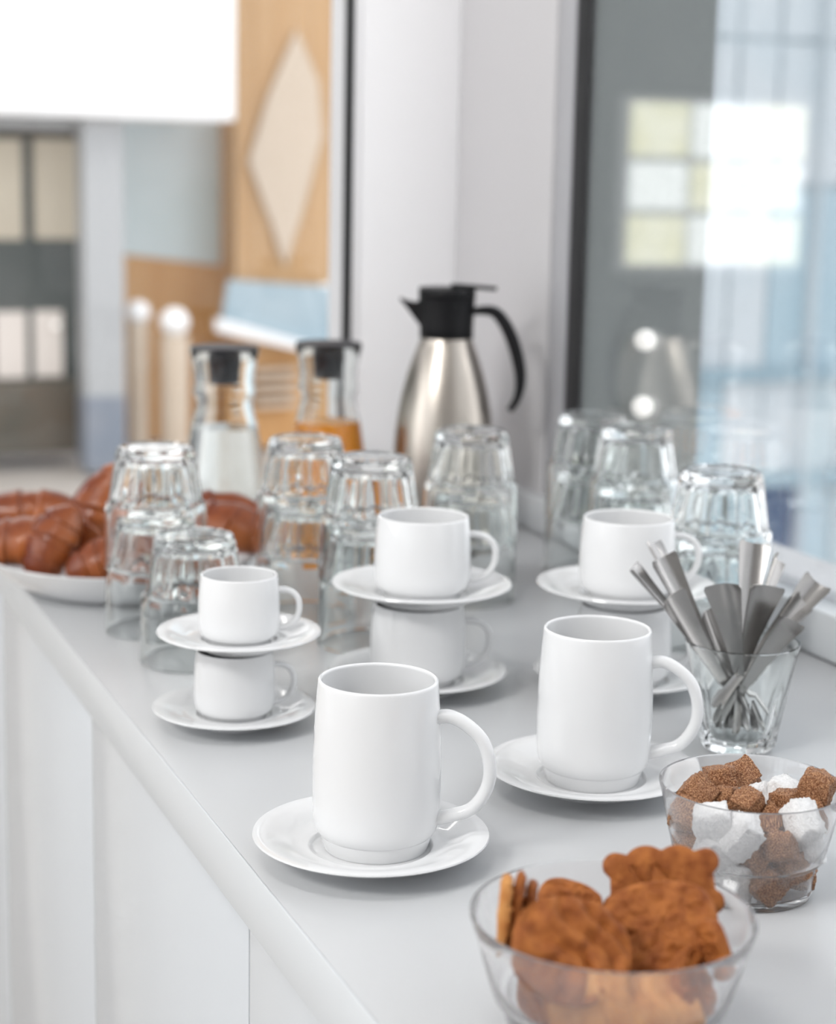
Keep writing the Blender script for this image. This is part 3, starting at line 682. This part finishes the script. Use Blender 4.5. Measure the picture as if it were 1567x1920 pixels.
def lines_bear(x, y):
    r = 0.0
    for (cx, ang_) in ((-0.010, 0.5), (-0.006, -0.2), (0.004, 0.7)):
        u = (x-cx)*math.cos(ang_)+(y-0.010)*math.sin(ang_)
        r -= 0.0017*math.exp(-(u/0.0009)**2)*(1 if -0.006 < (y-0.010) < 0.008 else 0)
    return r
def pitted(x, y):
    return 0.0020*noise.noise(Vector((x*150, y*300, 0.7)))+0.0013*noise.noise(Vector((x*380, y*420, 2.7)))
COOKIES = [
 ('bear',[0.4427, 0.7593, 0.9599],[0.8212, 0.5391, -0.131, -0.1334]),
 ('oval',[0.4268, 0.7344, 0.9577],[-0.8889, -0.3941, 0.1683, 0.1616]),
 ('round',[0.3738, 0.7234, 0.959],[0.889, 0.437, 0.0403, -0.1309]),
 ('arc',[0.3944, 0.7652, 0.9637],[-0.9128, -0.3753, -0.0551, 0.1514]),
 ('arc',[0.3993, 0.7805, 0.957],[0.9089, 0.3788, 0.0693, -0.1599]),
 ('slice',[0.3497, 0.7473, 0.9706],[0.6309, 0.5763, 0.4269, 0.2959]),
 ('slice',[0.3567, 0.7496, 0.969],[-0.6115, -0.5962, -0.4392, -0.2788]),
 ('slice',[0.3638, 0.7525, 0.9647],[-0.6015, -0.6059, -0.4452, -0.2701]),
 ('slice',[0.4412, 0.7066, 0.9569],[0.522, 0.45, -0.6247, -0.3671]),
 ('round',[0.3715, 0.7262, 0.9392],[0.7275, 0.4728, -0.3303, -0.3715]),
 ('scalloped',[0.3776, 0.7104, 0.9368],[0.7728, 0.5523, -0.1734, -0.2601]),
 ('block',[0.4043, 0.7017, 0.9369],[0.9646, 0.2539, -0.0054, -0.0705]),
 ('slice',[0.4288, 0.7044, 0.9417],[0.8144, 0.5247, 0.1515, 0.1962]),
 ('round',[0.4008, 0.7307, 0.9307],[-0.9789, -0.0782, 0.0251, 0.1871]),
 ('oval',[0.3669, 0.7398, 0.9349],[-0.6322, -0.3904, 0.4115, 0.5279]),
]
CD = [(bear(0.0275, 0.0250), 0.0075, lines_bear, 'cookie', 'smooth cookie with knobbly scalloped top, standing at the back'),
      (rounded_rect(0.0285, 0.0235, 2.6), 0.0085, pitted, 'cookie', 'large rough oval cookie leaning on the scalloped one'),
      (rounded_rect(0.0295, 0.0255, 2.3), 0.0080, ridges(210, 0.0040, 0.45, 14.0, 1.3), 'cookie', 'ridged round cookie leaning at front left of the bowl'),
      (rounded_rect(0.0160, 0.0105, 2.4), 0.0055, pitted, 'cookie', 'small dark cookie behind the ridged round one, front of the pair'),
      (rounded_rect(0.0150, 0.0125, 2.4), 0.0055, pitted, 'cookie', 'small dark cookie behind the ridged round one, rear of the pair'),
      (rounded_rect(0.0095, 0.0190, 4), 0.0060, pitted, 'cookieedge', 'palest thin cookie on edge at the far left of the bowl'),
      (rounded_rect(0.0100, 0.0205, 4), 0.0050, pitted, 'cookie', 'thin cookie on edge, middle one of three at the left wall'),
      (rounded_rect(0.0100, 0.0185, 4), 0.0050, pitted, 'cookie', 'thin cookie on edge, right one of three at the left wall'),
      (rounded_rect(0.0110, 0.0145, 3), 0.0075, pitted, 'cookie', 'small cookie on edge at the right wall above the rim line'),
      (rounded_rect(0.0235, 0.0220, 2.6), 0.0075, ridges(300, 0.0028, 0.3, 3.0, 1.5), 'cookie', 'ridged cookie seen through the glass at lower left'),
      (scalloped(0.0180, 0.0160), 0.0080, lines_bear, 'cookieedge', 'pale scalloped cookie seen through the front glass at the bottom'),
      (rounded_rect(0.0235, 0.0160, 5), 0.0105, ridges(380, 0.0010, 0.0), 'cookieedge', 'thick oblong cookie seen edge on through the front glass'),
      (rounded_rect(0.0135, 0.0165, 3), 0.0070, pitted, 'cookie', 'cookie seen through the right side of the bowl, under the rim'),
      (rounded_rect(0.0240, 0.0230, 2.6), 0.0080, pitted, 'cookie', 'cookie lying flat at the bottom under the others'),
      (rounded_rect(0.0190, 0.0185, 2.5), 0.0070, ridges(300, 0.0024, 0.2, 3.0, 1.5), 'cookie', 'ridged cookie against the left glass wall under the three thin ones')]
for i, ((k, loc, q), (ol, th_, rel, m, lab)) in enumerate(zip(COOKIES, CD)):
    o = cookie('cookie', ol, th_, rel, M[m], seed=i); o.location = loc; o.rotation_mode = 'QUATERNION'; o.rotation_quaternion = q
    tag(o, lab, 'cookie', 'cookies in the large bowl')

# ------------------------------------------------------------------ plate of croissants
bm = bmesh.new()
add_lathe(bm, [(0, 0.002), (0.083, 0.002), (0.085, 0.0), (0.092, 0.0), (0.098, 0.003), (0.112, 0.011), (0.124, 0.021), (0.1325, 0.0320), (0.1340, 0.0345), (0.1336, 0.0356), (0.1318, 0.0352), (0.1300, 0.0325), (0.121, 0.0225), (0.109, 0.0135), (0.095, 0.0065), (0.085, 0.0052), (0, 0.005)], 96)
o = from_bm('serving_plate', bm, M['porcelain'], None, 40); o.location = (0.4016, 1.7850, Z0+0.0002); tag(o, 'wide white serving plate heaped with croissants at far left', 'plate')
def croissant(L, wd, seed, bend):
    bm = bmesh.new(); n, K = 72, 40; rnd = random.Random(seed); ph = rnd.uniform(0, 3); nb = rnd.choice((1.7, 2.1, 2.5))
    o = Vector((seed*3.7, 0, 0)); rows = []
    for i in range(n+1):
        t = -1+2*i/n; e = max(0.0, 1-abs(t)**2.4)**0.62
        a0 = t*bend; cx = math.sin(a0)/max(bend, 0.01)*L/2; cyy = (math.cos(a0)-1)/max(bend, 0.01)*L/2*1.0
        row = []
        for k in range(K):
            a = 2*math.pi*k/K
            s = (abs(t)*nb*0.9+ph+0.16*math.sin(a+ph)) % 1.0
            s = min(s/0.93, (1-s)/0.07) if s > 0.93 else s/0.93; wrap = 1.0+0.14*(1-s)**0.8-0.075+0.03*math.exp(-((s-0.05)/0.06)**2)
            r = wd/2*e*wrap*(1+0.06*noise.noise(Vector((t*3, math.cos(a), math.sin(a)))+o))+0.0004
            dy, dz = r*math.cos(a), r*math.sin(a)*0.88
            row.append(bm.verts.new((cx+dy*math.sin(a0), cyy+dy*math.cos(a0), dz)))
        rows.append(row)
    for A, B in zip(rows[:-1], rows[1:]):
        for k in range(K): bm.faces.new((A[k], A[(k+1) % K], B[(k+1) % K], B[k]))
    bm.faces.new(rows[0][::-1]); bm.faces.new(rows[-1])
    return from_bm('croissant', bm, M['crust'], None, 70)
ROLLS = [
 ([0.3035, 1.777, 0.9515],[0.9583, 0.1615, -0.0873, -0.2188],0.095,0.052),
 ([0.3283, 1.8875, 0.9587],[0.9749, 0.173, -0.0252, -0.138],0.130,0.050),
 ([0.3243, 1.7521, 0.9531],[-0.8348, -0.2281, 0.436, -0.2469],0.085,0.048),
 ([0.3741, 1.8021, 0.9676],[0.8224, 0.23, -0.4835, 0.1923],0.125,0.050),
 ([0.3643, 1.7128, 0.9408],[0.9734, 0.1593, -0.1612, -0.0333],0.072,0.044),
 ([0.518, 1.8024, 0.9622],[-0.9598, -0.1973, -0.0858, 0.1805],0.105,0.048),
 ([0.5026, 1.7297, 0.9628],[0.9126, 0.2116, 0.0817, -0.3401],0.095,0.048),
 ([0.4427, 1.7866, 0.9466],[0.9853, 0.1642, -0.0357, -0.0322],0.110,0.050),
]
RL = ['glossy brown croissant at the far left front of the plate', 'long brown croissant behind the far left one', 'dark brown croissant leaning between the left one and the upright one', 'tallest reddish croissant standing upright beside the tumbler pair', 'small round croissant end lying at the plate front',
      'brown croissant on top at the right end of the plate', 'brown croissant below the right top one, with a pale end', 'croissant in the middle of the plate, behind the left tumblers']
for i, ((loc, q, L, wd), lab) in enumerate(zip(ROLLS, RL)):
    o = croissant(L, wd, i+1, (0.5, 0.35, 0.5, 0.35, 0.3, 0.6, 0.4, 0.5)[i]); o.location = loc; o.rotation_mode = 'QUATERNION'; o.rotation_quaternion = q
    tag(o, lab, 'croissant', 'croissants on the plate')

# ------------------------------------------------------------------ carafes
CO = [(0, 0.0015), (0.034, 0.0015), (0.038, 0.0), (0.0425, 0.0012), (0.0455, 0.006), (0.0468, 0.016), (0.0470, 0.040), (0.0456, 0.064), (0.0432, 0.087), (0.0400, 0.110), (0.0368, 0.130), (0.0330, 0.144), (0.0309, 0.153), (0.0308, 0.158), (0.0328, 0.164), (0.0344, 0.168), (0.0338, 0.173), (0.0328, 0.178), (0.0334, 0.190), (0.0356, 0.203), (0.0384, 0.215)]
def carafe(x, y, label, liquid, lname, llabel, lcat, level, slabel):
    e = tag(empty('carafe', (x, y, Z0+0.0002)), label, 'carafe', 'carafes by the end window')
    wl = 0.0024
    inner = [(r-wl, z) for r, z in CO if z > 0.008]
    prof = CO+[(0.0382, 0.2160), (0.0372, 0.2162), (0.0362, 0.2150)]+inner[::-1][1:]+[(0.040, 0.0075), (0.034, 0.006), (0, 0.006)]
    bm = bmesh.new(); add_lathe(bm, prof, 80); from_bm('carafe_body', bm, M['glass'], e, 40)
    st = [(0, 0.1775), (0.0150, 0.1775), (0.0165, 0.1790), (0.0172, 0.192), (0.0188, 0.203), (0.0225, 0.2095), (0.0300, 0.2150), (0.0352, 0.2166), (0.0376, 0.2172), (0.0376, 0.2186), (0.0340, 0.2192), (0, 0.2192)]
    bm = bmesh.new(); add_lathe(bm, st, 64); from_bm('stopper', bm, M['stopper'], e, 35)
    lp = [(r+0.0002, z) for r, z in inner if z < level-0.002]
    r_at = lambda z: next((r1+(r2-r1)*(z-z1)/(z2-z1) for (r1, z1), (r2, z2) in zip(inner[:-1], inner[1:]) if z1 <= z <= z2), inner[-1][0])
    prof = [(0, 0.0058), (0.034, 0.0058), (0.040, 0.0073)]+lp+[(r_at(level)+0.0002, level), (0, level)]
    bm = bmesh.new(); add_lathe(bm, prof, 80); o = from_bm(lname, bm, liquid, None, 40); o.location = (x, y, Z0+0.0002); tag(o, llabel, lcat)
carafe(0.5580, 1.9660, 'glass carafe of water with dark stopper behind the croissants', M['water'], 'water', 'clear water standing in the left carafe', 'water', 0.129, '')
carafe(0.6880, 1.9900, 'glass carafe of orange juice with dark stopper, left of the thermos', M['juice'], 'orange_juice', 'bright orange juice in the right carafe', 'juice', 0.1285, '')

# ------------------------------------------------------------------ thermos jug
th = tag(empty('thermos_jug', (0.8060, 1.9250, Z0+0.0002), SIDE-R(4)), 'brushed steel thermos jug with black lid and curved handle by the corner', 'thermos')
bm = bmesh.new()
add_lathe(bm, [(0, 0.006), (0.0545, 0.006), (0.0572, 0.0075), (0.0580, 0.012), (0.0586, 0.040), (0.0584, 0.070), (0.0576, 0.100), (0.0562, 0.122), (0.0532, 0.146), (0.0494, 0.168), (0.0440, 0.190), (0.0380, 0.209), (0.0326, 0.224), (0.0297, 0.232), (0.0290, 0.237), (0, 0.237)], 96)
from_bm('steel_body', bm, M['steel'], th, 40)
bm = bmesh.new(); add_lathe(bm, [(0, 0), (0.0535, 0), (0.0552, 0.001), (0.0552, 0.0059), (0, 0.0059)], 64); from_bm('base_ring', bm, M['black'], th, 40)
bm = bmesh.new(); add_lathe(bm, [(0, 0.2372), (0.0280, 0.2372), (0.0296, 0.2340), (0.0304, 0.2350), (0.0302, 0.2480), (0.0312, 0.2700), (0.0322, 0.2800), (0, 0.2800)], 64); from_bm('collar', bm, M['black'], th, 40)
bm = bmesh.new(); add_lathe(bm, [(0, 0.2803), (0.0312, 0.2803), (0.0322, 0.2815), (0.0322, 0.2905), (0.0310, 0.2922), (0, 0.2928)], 64); from_bm('lid', bm, M['black'], th, 40)
th.scale = (1, 1, 0.975)
bm = bmesh.new()   # pouring lip, on the side away from the handle
sec = [[(-0.026, 0.0130, 0.277), (-0.026, -0.0130, 0.277), (-0.026, -0.0090, 0.243), (-0.026, 0.0090, 0.243)],
       [(-0.0365, 0.0100, 0.2745), (-0.0365, -0.0100, 0.2745), (-0.0365, -0.0060, 0.256), (-0.0365, 0.0060, 0.256)],
       [(-0.0460, 0.0060, 0.2765), (-0.0460, -0.0060, 0.2765), (-0.0460, -0.0040, 0.2685), (-0.0460, 0.0040, 0.2685)],
       [(-0.0540, 0.0030, 0.2800), (-0.0540, -0.0030, 0.2800), (-0.0540, -0.0022, 0.2776), (-0.0540, 0.0022, 0.2776)]]
rw = [[bm.verts.new(p) for p in s_] for s_ in sec]
for A, B in zip(rw[:-1], rw[1:]):
    for k in range(4): bm.faces.new((A[k], A[(k+1) % 4], B[(k+1) % 4], B[k]))
bm.faces.new(rw[0]); bm.faces.new(rw[-1][::-1])
bmesh.ops.bevel(bm, geom=bm.edges[:], offset=0.0012, segments=2, affect='EDGES'); from_bm('spout', bm, M['black'], th, 50)
bm = bmesh.new(); add_box(bm, 0.004, -0.009, 0.2925, 0.056, 0.009, 0.2968, 0.0016)
for v in bm.verts: v.co.z += 0.0016*math.exp(-((v.co.x-0.022)/0.012)**2)-max(0, v.co.x-0.030)*0.10
from_bm('lever', bm, M['black'], th, 50)
hp = spline([(0.029, 0.2655), (0.043, 0.2670), (0.055, 0.2645), (0.0655, 0.2525), (0.0750, 0.2330), (0.0815, 0.2120), (0.0850, 0.1930), (0.0848, 0.1770), (0.0812, 0.1630), (0.0742, 0.1515)], 6)
hp = [Vector((x, 0, z)) for x, z in hp]; n = len(hp)
bm = bmesh.new(); add_sweep(bm, hp, lambda i: 0.0100-0.002*(i/n), lambda i: 0.0045+0.0030*math.sin(math.pi*min(1, i/n*1.15))**1 if i < n-4 else 0.0040, Vector((0, 1, 0)), 18)
from_bm('handle', bm, M['black'], th, 60)
